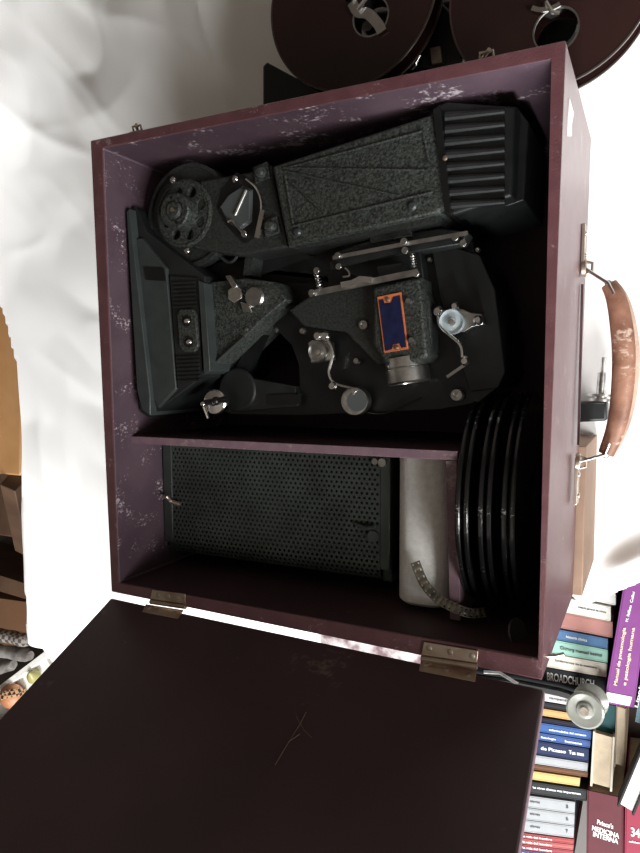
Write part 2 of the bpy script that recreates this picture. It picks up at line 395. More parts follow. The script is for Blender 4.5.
# catches along the top wall
for (u, v) in ((138, 128), (487, 52)):
    c = P(u, v, D - .012); c.y = .2345; bm = NB()
    box(bm, (c.x, .2335, c.z - .006), (.016, .0025, .020)); tube(bm, [(c.x - .005, .2345, c.z), (c.x - .005, .240, c.z + .002), (c.x + .005, .240, c.z + .002), (c.x + .005, .2345, c.z)], .0012, 8)
    tube(bm, [(c.x - .007, .238, c.z - .008), (c.x + .003, .2395, c.z + .006)], .0016, 8)
    obj('catch', bm, M['nickel'], case)
# handle on the right wall
XW = .2232
def RW(u, v, x=XW): return PP(u, v, Vector((x, 0, 0)), Vector((1, 0, 0)))
hz = .068
hu = RW(582, 268); hl = RW(576, 462)
hd = [P(u, v, hz) for u, v in ((609, 284), (616, 298), (621, 322), (624, 355), (622, 395), (616, 428), (606, 454))]
hp = smoothpts(hd, 8)
bm = NB(); n = len(hp); tube(bm, hp, [.0070 + .0032 * math.sin(PI * k / (n - 1)) for k in range(n)], 16)
hand = obj('handle', bm, M['leather'], case); hand['label'] = 'curved tan leather handle, worn and rubbed'
bm = NB(); ho = [p + Vector((.006 + .005 * math.sin(PI * k / (n - 1)), 0, -.008)) for k, p in enumerate(hp)]
strap(bm, ho, .020, .004, (0, 0, 1)); obj('backing_strap', bm, M['leather_edge'], hand)
for (w0, e, p0, p1, yo) in ((hu, hd[0], hd[0], hd[1], 1), (hl, hd[-1], hd[-1], hd[-2], -1)):
    bm = NB(); tip = e + (p1 - p0).normalized() * .012
    for s in (-1, 1):
        tube(bm, [w0 + Vector((.002, 0, s * .001)), e + Vector((0, 0, .004 + s * .004)), tip + Vector((0, 0, .009 + s * .003))], .0014, 8)
    ball(bm, e + Vector((0, 0, .004)), .0035); obj('wire_loop', bm, M['steel'], hand)
    bm = NB(); y0_ = w0.y; box(bm, (XW + .001, y0_ + yo * .018, w0.z - .001), (.003, .044, .016)); 
    cyl(bm, (XW, y0_, w0.z), .0085, .004, (1, 0, 0)); tube(bm, [(XW + .002, y0_ - .006, w0.z), (XW + .009, y0_ - .004, w0.z), (XW + .009, y0_ + .004, w0.z), (XW + .002, y0_ + .006, w0.z)], .0016, 8)
    br = obj('bracket', bm, M['nickel'], hand, bevel=.0006)
    for q_ in (.012, .032):
        bm = NB(); ball(bm, (XW + .003, y0_ + yo * q_, w0.z - .001), .0026, (.5, 1, 1), 12); obj('rivet', bm, M['steel'], br)
bm = NB(); box(bm, (XW + .0005, (hu.y + hl.y) / 2, hu.z - .002), (.0022, hu.y - hl.y - .03, .003)); obj('seam_strip', bm, M['shelftop'], case)
bm = NB(); pts = [RW(u, v, .2243) for u, v in ((570, 98), (572.5, 108), (574, 113), (572, 125), (572, 136), (569, 136), (569, 118))]
A = [bm.verts.new(p) for p in pts]; B = [bm.verts.new(p - Vector((.002, 0, 0))) for p in pts]; bm.faces.new(A); bm.faces.new(B[::-1])
for k in range(7): bm.faces.new((A[k], B[k], B[(k + 1) % 7], A[(k + 1) % 7]))
obj('white_patch', bm, M['white'], case)  # small white patch on the right wall
bm = NB(); ball(bm, OC[3] + Vector((.003, .006, -.010)), .0055, (1, 1, 1.3)); obj('corner_cap', bm, M['nickel'], case)
bm = NB(); tube(bm, [P(548, 656, .19), P(555, 656, .19), P(564, 654, .19)], .0016, 8); obj('lid_catch', bm, M['nickel'], case)

# ------------------------------------------------------------------ the film projector in the case
pj = thing('film_projector', 'dark grey crackle-painted film projector lying in the large upper compartment', 'projector', (0, .06, .0125))
ZB = .013
# lamp house
bm = NB(); z = .192; prism(bm, pz([(271, 166), (433, 113), (448, 204), (440, 213), (287, 247)], z), .075, inset=.003)
lh = obj('lamp_house', bm, M['crackle'], pj, bevel=.0012)
bm = NB(); z += .0006
for a, b in (((287, 168), (423, 131)), ((423, 131), (429, 162)), ((285, 171), (400, 196)), ((285, 175), (293, 224)), ((293, 226), (432, 192)), ((283, 168), (428, 170)), ((289, 180), (325, 214))):
    tube(bm, [P(*a, z), P(*b, z)], .0012, 8)
obj('embossed_rib', bm, M['crackle'], lh)
for u, v in ((412, 206), (297, 232)):
    bm = NB(); lathe(bm, [(0, .002), (.0025, .0016), (.004, 0), (.004, -.002), (0, -.002)], P(u, v, .193), (0, 0, 1), 16); obj('screw', bm, M['satin'], lh)
bm = NB(); prism(bm, pz([(288, 248), (440, 214), (436, 222), (300, 249)], .186), .10); obj('lower_flange', bm, M['crackle_dark'], lh)
# finned cap
bm = NB(); prism(bm, pz([(437, 104), (447, 98), (516, 106), (512, 196), (449, 216)], .186), .06, inset=.002)
prism(bm, pz([(516, 106), (529, 122), (524, 200), (510, 205), (449, 216), (512, 196)], .165), .06)
for v in bm.verts: v.co.y = min(v.co.y, .2185)
cap = obj('vented_cap', bm, M['blackmat'], pj, bevel=.001)
for k in range(8):
    y0p = 113 + k * 12.6; bm = NB()
    a = P(446, y0p + 4, .187); b = P(505, y0p - 2 + k * .3, .187); n_ = 7; A = []
    # a tapering rounded louvre
    for j in range(n_):
        tq = j / (n_ - 1); c = a.lerp(b, tq); r = .0042 * (1 - .45 * tq); A.append((c, r))
    tube(bm, [c for c, r in A], [r for c, r in A], 10, 1)
    obj('louvre', bm, M['blackmat'], cap)
bm = NB(); prism(bm, pz([(433, 110), (440, 105), (451, 216), (445, 214)], .194), .1); obj('cap_flange', bm, M['black'], cap)
bm = NB(); ball(bm, P(445, 158, .195), .0022, (1, 1, .5), 12); obj('rivet', bm, M['brass'], cap)
# head with hexagonal window
bm = NB(); prism(bm, pz([(200, 180), (248, 172), (270, 164), (288, 247), (245, 256), (200, 250), (188, 246)], .182), .06, inset=.002)
hd_ = obj('drive_head', bm, M['crackle_dark'], pj, bevel=.001)
for u, v in ((262, 173), (272, 227)):
    bm = NB(); box(bm, P(u, v, .1835), (.016, .016, .004), .2)
    lathe(bm, [(0, .008), (.004, .0075), (.0055, .005), (.0055, 0), (0, 0)], P(u, v, .185), (0, 0, 1), 20); obj('clamp_nut', bm, M['crackle'], hd_, bevel=.0008)
bm = NB(); prism(bm, pz([(236, 172), (252, 180), (263, 205), (258, 236), (243, 243), (226, 225), (217, 208), (222, 190)], .184), .176); obj('window_rim', bm, M['black'], hd_, bevel=.0006)
bm = NB(); prism(bm, pz([(217, 207), (227, 192), (241, 184), (252, 188), (251, 222), (240, 231), (226, 223)], .187), .18, inset=.004); obj('window_glass', bm, M['glass'], hd_)
bm = NB(); tube(bm, [P(246, 190, .188), P(235, 215, .188)], .0013, 8); tube(bm, [P(u, v, .19) for u, v in ((228, 222), (232, 220), (242, 232), (246, 237))], .0012, 8); obj('glass_clip', bm, M['steel'], hd_)
bm = NB(); tube(bm, smoothpts([P(u, v, .19) for u, v in ((246, 179), (256, 188), (261, 200), (261, 213))], 5), .0011, 8); strap(bm, [P(263, 210, .191), P(257, 238, .191)], .0048, .0024, (1, .2, 0)); obj('wire_clip', bm, M['chrome'], hd_)
for u, v in ((235, 179), (244, 234), (173, 180), (187, 251)):
    bm = NB(); lathe(bm, [(0, .0022), (.002, .002), (.0034, .0006), (.0034, -.001), (0, -.001)], P(u, v, .186 if u > 200 else .184), (0, 0, 1), 16); obj('screw', bm, M['chrome'], hd_)
# pulley
pc = P(190, 216, .172); bm = NB(); lathe(bm, [(0, 0), (.050, 0), (.0515, -.002), (.0515, -.012), (.048, -.014), (0, -.014)], pc); lathe(bm, [(.0515, 0), (.0515, .003), (.048, .003), (.048, 0)], pc, close=True)
obj('pulley_guard', bm, M['crackle_dark'], pj)
pc = P(185, 214, .182); bm = NB()
holed(bm, circ(pc, .032, 48), [circ((pc.x + .0222 * math.cos(2 * PI * k / 8 + .3), pc.y + .0222 * math.sin(2 * PI * k / 8 + .3)), (.0054), 14, 1, 1) for k in range(8)], .178, .184)
pu = obj('pulley', bm, M['crackle'], pj, bevel=.0005)
bm = NB(); lathe(bm, [(.0325, 0), (.0335, .001), (.0335, .005), (.031, .006), (.031, 0)], (pc.x, pc.y, .179), close=True); obj('pulley_rim', bm, M['crackle'], pu)
bm = NB(); lathe(bm, [(.0172, 0), (.0172, .014), (.016, .0155), (.0105, .0155), (.0095, .0145), (.0085, .0145), (.008, .017), (.007, .018), (.002, .018), (.0018, .016), (0, .016)], (pc.x, pc.y, .184)); obj('pulley_hub', bm, M['crackle'], pu)
bm = NB(); cyl(bm, (pc.x, pc.y, .199), .002, .004); obj('axle', bm, M['brass'], pu)
for s in (-1, 1):
    bm = NB(); cyl(bm, (pc.x + s * .003, pc.y - s * .0125, .1990), .0016, .001, seg=12); obj('screw_hole', bm, M['black'], pu)
# foot
bm = NB(); prism(bm, pz([(119, 213), (124, 208), (136, 207), (147, 232), (205, 276), (206, 374), (161, 408), (148, 418), (140, 412), (137, 394)], .186), .06)
for v in bm.verts: v.co.x = max(v.co.x, -.2050)
foot = obj('foot', bm, M['blackmat'], pj, bevel=.001)
bm = NB(); prism(bm, pz([(119, 212), (129, 208), (150, 396), (150, 416), (142, 410), (137, 392)], .196), .08, inset=.0015); [setattr(v.co, 'x', max(v.co.x, -.2050)) for v in bm.verts]; obj('foot_rail', bm, M['satin'], foot, bevel=.0008)
bm = NB(); prism(bm, pz([(136, 238), (142, 238), (166, 268), (176, 389), (158, 408), (152, 395)], .190), .1, inset=.001); obj('foot_panel', bm, M['satin'], foot, bevel=.0006)
bm = NB(); prism(bm, pz([(144, 267), (163, 268), (165, 281), (146, 280)], .1915), .18); obj('slot_plate', bm, M['black'], foot)
bm = NB(); prism(bm, pz([(170, 276), (198, 278), (202, 377), (178, 389)], .189), .1)
for k in range(7):
    for y in (283 + k * 4.0, 357 + k * 4.0):
        if y > 381: continue
        dx = (y - 280) * .05
        tube(bm, [P(173 + dx, y, .190), P(195 + dx, y - 1, .190)], .0012, 6)
rp = obj('ribbed_panel', bm, M['blackmat'], foot)
bm = NB(); prism(bm, pz([(180, 309), (192, 309), (195, 314), (198, 345), (194, 352), (183, 352), (179, 346), (177, 314)], .193), .187, inset=.001); so = obj('socket', bm, M['crackle'], foot, bevel=.0004)
for u, v in ((187, 321), (189, 342)):
    bm = NB(); lathe(bm, [(0, .001), (.0055, .001), (.0055, 0), (0, 0)], P(u, v, .193), (0, 0, 1), 20); obj('socket_well', bm, M['black'], so)
    bm = NB(); ball(bm, P(u, v, .1955), .0028, (1.2, 1, .8), 12); obj('pin', bm, M['chrome'], so)
bm = NB(); prism(bm, pz([(198, 280), (204, 283), (210, 371), (204, 374)], .192), .1); obj('upright_rib', bm, M['satin'], foot, bevel=.0005)
bm = NB(); prism(bm, pz([(204, 283), (245, 278), (275, 282), (286, 300), (262, 320), (210, 371)], .178), .12, inset=.001); arm = obj('tilt_bracket', bm, M['crackle'], pj, bevel=.001)
bm = NB(); tube(bm, [P(212, 366, .180), P(244, 337, .180)], .0016, 8); tube(bm, [P(206, 284, .18), P(210, 368, .18)], .0014, 8); obj('bracket_rib', bm, M['satin'], arm)
for u, v in ((246, 329), (276, 330)):
    bm = NB(); ball(bm, P(u, v, .178), .0028, (1, 1, .6), 12); obj('rivet', bm, M['crackle'], arm)
# tilt bolt
bm = NB(); cyl(bm, P(239, 295, .178), .0088, .008, seg=6); bolt = obj('tilt_bolt', bm, M['chrome'], pj, bevel=.0006)
bm = NB(); lathe(bm, [(0, .003), (.009, .003), (.0105, .001), (.0105, -.002), (0, -.002)], P(255, 297, .18)); obj('washer', bm, M['steel'], bolt)
bm = NB(); prism(bm, pz([(225, 276), (230, 275), (237, 285), (233, 289)], .187), .181); prism(bm, pz([(240, 302), (248, 304), (252, 312), (243, 312)], .184), .178); obj('wing', bm, M['steel'], bolt, bevel=.0005)
# back frame plate with opening
def wpts(pp, z): return [(P(u, v, z).x, P(u, v, z).y) for u, v in pp]
zf = .150; bm = NB()
holed(bm, wpts([(216, 408), (217, 392), (230, 378), (262, 318), (262, 275), (330, 250), (470, 236), (492, 300), (502, 372), (500, 385), (478, 402), (440, 409), (300, 415), (232, 414)], zf), [wpts([(242, 385), (246, 374), (269, 322), (292, 345), (299, 365), (300, 386)], zf)], zf - .012, zf)
fr = obj('frame_plate', bm, M['black'], pj, bevel=.001)
bm = NB(); prism(bm, pz([(480, 255), (495, 290), (505, 372), (498, 388), (470, 392), (440, 300), (430, 240)], .155), .06); obj('side_casting', bm, M['blackmat'], fr, bevel=.001)
bm = NB(); prism(bm, pz([(232, 386), (250, 378), (295, 386), (298, 406), (238, 412)], .157), .147)
lathe(bm, [(0, .003), (.021, .003), (.023, 0), (0, 0)], P(238, 390, .156)); obj('lower_arm', bm, M['blackmat'], fr, bevel=.0008)
bm = NB(); prism(bm, pz([(268, 395), (300, 394), (300, 404), (268, 405)], .159), .156); obj('slot', bm, M['black'], fr)
bm = NB(); tube(bm, smoothpts([P(u, v, .155) for u, v in ((345, 408), (380, 414), (405, 405), (420, 398))], 6), .001, 6); obj('belt', bm, M['black'], fr)
# gear and shutter casting
bm = NB(); prism(bm, pz([(288, 310), (311, 294), (372, 283), (418, 276), (430, 300), (432, 352), (424, 360), (378, 366), (345, 332), (303, 326)], .172), .14, inset=.002)
gc = obj('gear_casting', bm, M['crackle_dark'], pj, bevel=.0015)
bm = NB(); prism(bm, pz([(372, 286), (420, 276), (428, 356), (421, 363), (386, 367), (372, 345)], .184), .15, inset=.003); lb_ = obj('lens_block', bm, M['crackle'], gc, bevel=.0015)
bm = NB(); prism(bm, pz([(345, 244), (395, 240), (420, 250), (424, 280), (372, 286), (330, 262)], .165), .12); prism(bm, pz([(376, 266), (402, 262), (404, 274), (378, 278)], .180), .15); obj('film_gate', bm, M['blackmat'], gc, bevel=.001)
# name plate
zn = .1852; pl = [(377, 297), (401, 292), (408, 349), (384, 353)]
bm = NB(); prism(bm, pz(pl, zn + .0006), zn - .001); npl = obj('name_plate', bm, M['orange'], lb_, bevel=.0002); npl['label'] = 'dark blue name plate with orange border'
bm = NB(); prism(bm, pz([(378.6, 300), (383, 299), (384.5, 303.5), (391, 302.5), (393, 297), (399.8, 295.2), (406.2, 347), (401.5, 348), (399.5, 343.5), (393, 344.5), (391.5, 349.5), (385.2, 351)], zn + .0010), zn - .0005)
obj('enamel_field', bm, M['blue'], npl)
bm = NB(); ex = (P(399, 298, zn) - P(405, 346, zn)).normalized(); ey = Vector((-ex.y, ex.x, 0))
for u, v in ((387.5, 299.5), (396.5, 347.5)):
    b2 = NB(); ball(b2, P(u, v, zn + .0012), .0022, (1, 1, .5), 12); obj('rivet', b2, M['brass'], npl)
bm.free()
# lens
la_ = P(406, 362, .168); lx = (P(408, 382, .168) - P(405, 360, .168)).normalized()
bm = NB(); lathe(bm, [(0, -.004), (.0185, -.004), (.0185, .004), (.0178, .005), (.0178, .0055), (.0195, .006), (.0195, .0175), (.018, .019), (.012, .019), (.011, .016), (0, .016)], la_, lx); obj('lens_barrel', bm, M['steel'], gc)
# gate rails
bm = NB(); strap(bm, [P(331, 266, .178), P(395, 250, .178), P(462, 238, .178)], .007, .0022, (.2, 1, 0)); r1 = obj('upper_rail', bm, M['blackmat'], pj)
bm = NB(); strap(bm, [P(333, 258, .184), P(400, 245, .184), P(468, 233, .184)], .0035, .0018, (.2, 1, 0)); obj('rail_edge', bm, M['steel'], r1)
bm = NB(); strap(bm, [P(310, 294, .186), P(360, 284, .186), P(418, 272, .186)], .0055, .0018, (.2, 1, 0)); r2 = obj('lower_rail', bm, M['steel'], pj)
bm = NB(); strap(bm, [P(341, 285, .188), P(352, 283, .188), P(360, 279, .188), P(372, 280, .188)], .005, .0015, (.2, 1, 0)); obj('bright_clip', bm, M['chrome'], r2)
def spring(u0, v0, u1, v1, z, r, turns, par):
    a = P(u0, v0, z); b = P(u1, v1, z); d = (b - a); ax = d.normalized(); s1 = ax.orthogonal().normalized(); s2 = ax.cross(s1); pts = []
    for k in range(turns * 10 + 1):
        t = k / (turns * 10); pts.append(a + d * t + (s1 * math.cos(k * PI / 5) + s2 * math.sin(k * PI / 5)) * r)
    bm = NB(); tube(bm, pts, .0005, 6); tube(bm, [a, b], .0009, 8); obj('spring', bm, M['steel'], par)
spring(316, 272, 321, 290, .185, .0026, 6, r2); spring(412, 253, 414, 268, .185, .0024, 6, r2)
for u, v, z, par in ((318, 271, .186, r2), (339, 256, .186, r1), (340, 267, .181, r1), (405, 242, .187, r1), (406, 251, .187, r1), (313, 293, .189, r2), (417, 274, .189, r2), (456, 238, .187, r1), (464, 244, .182, r1)):
    bm = NB(); cyl(bm, P(u, v, z - .002), .003, .004, seg=14); obj('stud', bm, M['steel'], par, bevel=.0004)
bm = NB(); tube(bm, smoothpts([P(345, 268, .18), P(349, 272, .18), P(349, 276, .18), P(343, 277, .18)], 4), .001, 8); obj('hook', bm, M['steel'], r2)
bm = NB(); prism(bm, pz([(335, 252), (370, 240), (440, 228), (468, 232), (462, 244), (395, 255), (350, 264)], .170), .15); obj('shutter_housing', bm, M['crackle_dark'], pj, bevel=.001)
bm = NB(); prism(bm, pz([(368, 232), (410, 225), (412, 236), (370, 243)], .176), .15); obj('lamp_collar', bm, M['crackle_dark'], pj, bevel=.001)
# loose screws on the castings
for u, v, z, r in ((364, 325, .173, .005), (457, 395, .156, .0062), (357, 361, .157, .0032), (303, 331, .174, .003), (386, 299 + 41, .1, .001), (409, 301, .186, .003), (412, 340, .186, .0028), (430, 260, .157, .002), (478, 250, .157, .002)):
    if r < .0015: continue
    bm = NB(); lathe(bm, [(0, .0022), (r * .35, .0018), (r * .4, .0026), (r * .8, .0026), (r, .001), (r, -.002), (0, -.002)], P(u, v, z), (0, 0, 1), 20); obj('screw', bm, M['steel'], pj)
# sprocket roller groups
def roller(c, r, m1, par, pts, plate, z):
    bm = NB(); prism(bm, pz(plate, z - .003), z - .012, inset=.0005); g = obj('guide_plate', bm, M['steel'], pj, bevel=.0005)
    bm = NB(); lathe(bm, [(0, .004), (r * .25, .004), (r * .28, .0015), (r * .8, .001), (r, .0035), (r, -.004), (r * 1.0, -.006), (0, -.006)], P(*c, z), (0, 0, 1), 32); ro = obj('roller', bm, m1, g)
    bm = NB(); lathe(bm, [(0, .004), (.0026, .0035), (.0036, .001), (.0036, -.002), (0, -.002)], P(*c, z + .003), (0, 0, 1), 16); obj('screw', bm, M['chrome'], ro)
    bm = NB(); tube(bm, smoothpts([P(u, v, z + .002) for u, v in pts], 5), .0014, 8); obj('spring_arm', bm, M['chrome'], g)
    return g
pale = mat('pale_blue_white_nylon', (.60, .70, .74), .25, var=.08)
g = roller((319, 352), .0095, M['steel'], pj, [(326, 338), (331, 345), (333, 355), (329, 372), (335, 383), (352, 388)], [(308, 343), (312, 340), (330, 342), (332, 360), (311, 363)], .168)
for u, v in ((318, 336), (325, 336), (333, 386)):
    bm = NB(); lathe(bm, [(0, .003), (.003, .003), (.0045, .001), (.0045, -.003), (0, -.003)], P(u, v, .17), (0, 0, 1), 20); obj('screw', bm, M['chrome'], g)
g = roller((452, 322), .0105, pale, pj, [(438, 316), (440, 326), (452, 337), (461, 346), (463, 362), (466, 364)], [(443, 310), (462, 309), (471, 313), (482, 314), (484, 324), (472, 327), (464, 332), (446, 331)], .168)
for u, v, r in ((438, 311, .0042), (455, 306, .0036), (478, 320, .004), (465, 361, .0042)):
    bm = NB(); lathe(bm, [(0, .003), (r * .6, .003), (r, .001), (r, -.003), (0, -.003)], P(u, v, .17), (0, 0, 1), 20); obj('screw', bm, M['chrome'], g)
bm = NB(); strap(bm, [P(466, 364, .169), P(447, 377, .169)], .0025, .0015, (1, 1, 0)); obj('spring_tail', bm, M['steel'], g)
bm = NB(); lathe(bm, [(0, .006), (.006, .006), (.008, .007), (.0125, .0065), (.0135, .005), (.0135, -.006), (0, -.006)], P(356, 401, .165), (.15, 0, 1), 36); k_ = obj('lower_knob', bm, M['steel'], pj)
bm = NB(); cyl(bm, P(357, 401, .1718), .0095, .0006, (.15, 0, 1)); obj('knob_face', bm, M['glass'], k_)
bm = NB(); prism(bm, pz([(343, 396), (352, 389), (357, 391), (345, 405)], .173), .168); obj('knob_wing', bm, M['chrome'], k_, bevel=.0005)
bm = NB(); lathe(bm, [(0, .003), (.003, .003), (.004, .006), (.0115, .0045), (.0128, .003), (.0128, -.003), (0, -.003)], P(216, 402, .178), (.1, 0, 1), 36); k_ = obj('release_knob', bm, M['chrome'], pj)
bm = NB(); tube(bm, [P(205, 403, .186), P(227, 399, .186)], .0030, 10); ball(bm, P(216, 401, .186), .0045); obj('knob_bar', bm, M['black'], k_)
bm = NB(); tube(bm, [P(203, 404, .188), P(208, 418, .184)], .0018, 8); ball(bm, P(203, 404, .188), .0030, seg=12); obj('knob_lever', bm, M['chrome'], k_)
bm = NB(); tube(bm, smoothpts([P(u, v, .165) for u, v in ((215, 252), (228, 262), (236, 258), (238, 250))], 5), .0018, 8); prism(bm, pz([(246, 250), (254, 249), (250, 275), (243, 276)], .17), .12); obj('head_link', bm, M['crackle_dark'], pj)
bm = NB(); prism(bm, pz([(215, 262), (300, 250), (330, 262), (330, 290), (230, 300), (200, 275)], .150), .05); obj('motor_casting', bm, M['blackmat'], pj, bevel=.002)
# supports under the castings so that the machine sits on the case floor
bm = NB(); box(bm, (.02, .09, .068), (.16, .10, .108)); obj('motor_housing', bm, M['blackmat'], pj, bevel=.004)

# ------------------------------------------------------------------ perforated metal box
X0, X1 = -.2035, .0660; zt2 = .148
y_t = yt - .0105; y_b = -.205
pb = thing('perforated_box', 'black perforated metal box in the lower left compartment under the shelf', 'box', ((X0 + X1) / 2, -.15, .0125))
bm = NB(); pitch = .00535; hr = .00150; ry = pitch * math.sqrt(3) / 2
xa, xb = X0 + .012, X1 - .010; ya, yb = y_b + .0, y_t
nx = int((xb - xa) / pitch); ny = int((yb - ya) / ry); px_ = (xb - xa) / nx; 
def zc(y): # the sheet rolls over at its lower side
    d = y - (y_b + .018); return zt2 - (.0 if d > 0 else (.018 - math.sqrt(max(0, .018 ** 2 - d * d))))
ryy = (yb - ya) / ny; vc = {}
def gvv(x, y):
    k = (round(x, 6), round(y, 6))
    if k not in vc: vc[k] = bm.verts.new((x, y, zc(max(y, y_b + .0001))))
    return vc[k]
for j in range(ny):
    yc = ya + (j + .5) * ryy
    for i in range(nx + (1 if j % 2 else 0)):
        xc = xa + (i + .5) * px_ - (px_ / 2 if j % 2 else 0)
        xl_, xh_ = max(xa, xc - px_ / 2), min(xb, xc + px_ / 2)
        if xh_ - xl_ < px_ * .9: # half cell at the ends, left solid
            a = [bm.verts.new((x, y, zc(y))) for x, y in ((xl_, yc - ryy / 2), (xh_, yc - ryy / 2), (xh_, yc + ryy / 2), (xl_, yc + ryy / 2))]; bm.faces.new(a); continue
        sq = [(xl_, yc - ryy / 2), (xc, yc - ryy / 2), (xh_, yc - ryy / 2), (xh_, yc), (xh_, yc + ryy / 2), (xc, yc + ryy / 2), (xl_, yc + ryy / 2), (xl_, yc)]
        O = [bm.verts.new((x, y, zc(y))) for x, y in sq]; I = []
        for (x, y) in sq:
            an = math.atan2(y - yc, x - xc); xi, yi = xc + hr * math.cos(an), yc + hr * math.sin(an); I.append(bm.verts.new((xi, yi, zc(yi))))
        for k in range(8): bm.faces.new((O[k], O[(k + 1) % 8], I[(k + 1) % 8], I[k]))
bmesh.ops.remove_doubles(bm, verts=bm.verts, dist=.00002)
for f in bm.faces:
    if f.normal.z < 0: f.normal_flip()
pm = obj('perforated_cover', bm, M['perf'], pb, smooth=False)
s_ = pm.modifiers.new('s', 'SOLIDIFY'); s_.thickness = .0008; s_.offset = -1
bm = NB()
for a, b in ((X0, xa), (xb, X1)):
    bm = NB(); box(bm, ((a + b) / 2, (y_b + .014 + y_t) / 2, zt2 - .001), (b - a + .0004, y_t - y_b - .014, .003))
    box(bm, ((a + b) / 2, y_b + .010, (zt2 + .006) / 2), (b - a, .018, zt2 - .020)); obj('edge_band', bm, M['perf'], pb, bevel=.0012)
for x in (X0 + .001, X1 - .001):
    bm = NB(); box(bm, (x, (y_b + y_t) / 2 + .004, .078), (.002, y_t - y_b - .01, .13)); obj('end_plate', bm, M['blackmat'], pb)
bm = NB(); box(bm, ((X0 + X1) / 2, (y_b + y_t) / 2 + .006, .0715), (X1 - X0 - .006, y_t - y_b - .024, .118)); obj('inner_core', bm, M['black'], pb)
bm = NB(); tube(bm, smoothpts([P(163, 497, .156), P(167, 497, .158), P(171, 501, .153), P(180, 504, .150)], 4), .0022, 8); obj('clip', bm, M['nickel'], pb)
bm = NB(); cyl(bm, P(374, 536, zt2), .0055, .003); tube(bm, [P(356, 524, zt2 + .002), P(366, 528, zt2 + .004), P(375, 527, zt2 + .004)], .002, 8); obj('catch_stud', bm, M['perf'], pb)
bm = NB(); cyl(bm, P(384, 462, zt2 + .0), .004, .006); cyl(bm, P(376, 461, zt2), .003, .004); obj('terminal', bm, M['steel'], pb)

# ------------------------------------------------------------------ foam roll
fx0, fx1 = .0720, .1318; fc = (fx0 + fx1) / 2; fr_ = (fx1 - fx0) / 2
bm = NB(); ys = []; n_ = 40; rings = []
yA, yB = yt - .0092, -.2175
for k in range(13):
    y = yA + (yB - yA) * min(1, k / 10) if k <= 10 else yB
    sc = 1 if k < 10 else (1, .93, .80)[min(2, k - 10)]
    yy = y if k < 10 else yB + (.006, .002, 0)[k - 10]
    ring = []
    for a in range(n_):
        an = 2 * PI * a / n_; e = .62 # rounded square section
        cx = math.copysign(abs(math.cos(an)) ** e, math.cos(an)); sz = math.copysign(abs(math.sin(an)) ** e, math.sin(an))
        ring.append(bm.verts.new((fc + cx * fr_ * sc, yy, .0905 + sz * .078 * sc + (0))))
    rings.append(ring)
for A, B in zip(rings, rings[1:]):
    for a in range(n_): bm.faces.new((A[a], A[(a + 1) % n_], B[(a + 1) % n_], B[a]))
bm.faces.new(rings[0][::-1]); bm.faces.new(rings[-1])
tag(obj('foam_block', bm, M['foam']), 'rounded white foam block standing between perforated box and upright divider', 'foam')

# ------------------------------------------------------------------ three reels on edge
def slot_reel(x, label, y=-.1165, z=.1112, r=.0970):
    t = thing('film_reel', label, 'film reel', (x, y, z - r), 'reels stored on edge in the slot')
    for s in (-1, 1):
        bm = NB(); lathe(bm, [(.020, .0006), (r - .010, .0006), (r - .004, .0018), (r - .001, .002), (r, .001), (r, -.001), (r - .001, -.002), (r - .004, -.0018), (r - .010, -.0006), (.020, -.0006)], (x + s * .0034, y, z), (s, 0, 0), 96, close=True); obj('flange', bm, M['gloss'], t)
    bm = NB(); lathe(bm, [(.006, -.0026), (.078, -.0026), (.078, .0026), (.006, .0026)], (x, y, z), (1, 0, 0), 64, close=True); obj('wound_film', bm, M['black'], t)
slot_reel(.1495, 'glossy black film reel on edge, leftmost of the three, touching the divider')
slot_reel(.1680, 'glossy black film reel on edge, middle one of the three in the slot')
slot_reel(.1865, 'glossy black film reel on edge, rightmost of the three in the slot')
# loose film strip
path = smoothpts([P(u, v, z) for u, v, z in ((415, 562, .178), (424, 583, .182), (437, 598, .186), (453, 607, .188), (470, 613, .184), (486, 612, .170))], 10)
bm = NB(); w = .0085; rows = []
for i, p in enumerate(path):
    d = (path[min(i + 1, len(path) - 1)] - path[max(i - 1, 0)]).normalized(); s = d.cross(Vector((.25, .45, .85))).normalized()
    rows.append([bm.verts.new(p + s * w * k) for k in (-.5, -.38, -.22, .22, .38, .5)])
for i in range(len(rows) - 1):
    for k in range(5):
        if k in (1, 3) and i % 3 == 1: continue
        bm.faces.new((rows[i][k], rows[i][k + 1], rows[i + 1][k + 1], rows[i + 1][k]))
fs = obj('film_strip', bm, M['film']); s = fs.modifiers.new('s', 'SOLIDIFY'); s.thickness = .0003
tag(fs, 'short curled strip of perforated film trailing from the reels over the foam', 'film strip')
# small translucent disc in the corner
bm = NB(); lathe(bm, [(0, .0008), (.010, .0008), (.0115, .0014), (.012, 0), (.0115, -.0008), (0, -.0008)], (.1925, -.2155, .1900), (.88, .30, .36), 40)
tag(obj('plastic_disc', bm, mat('grey_plastic', (.06, .05, .052), .35)), 'small dull grey disc tucked beneath the reels in the lower right corner', 'disc')

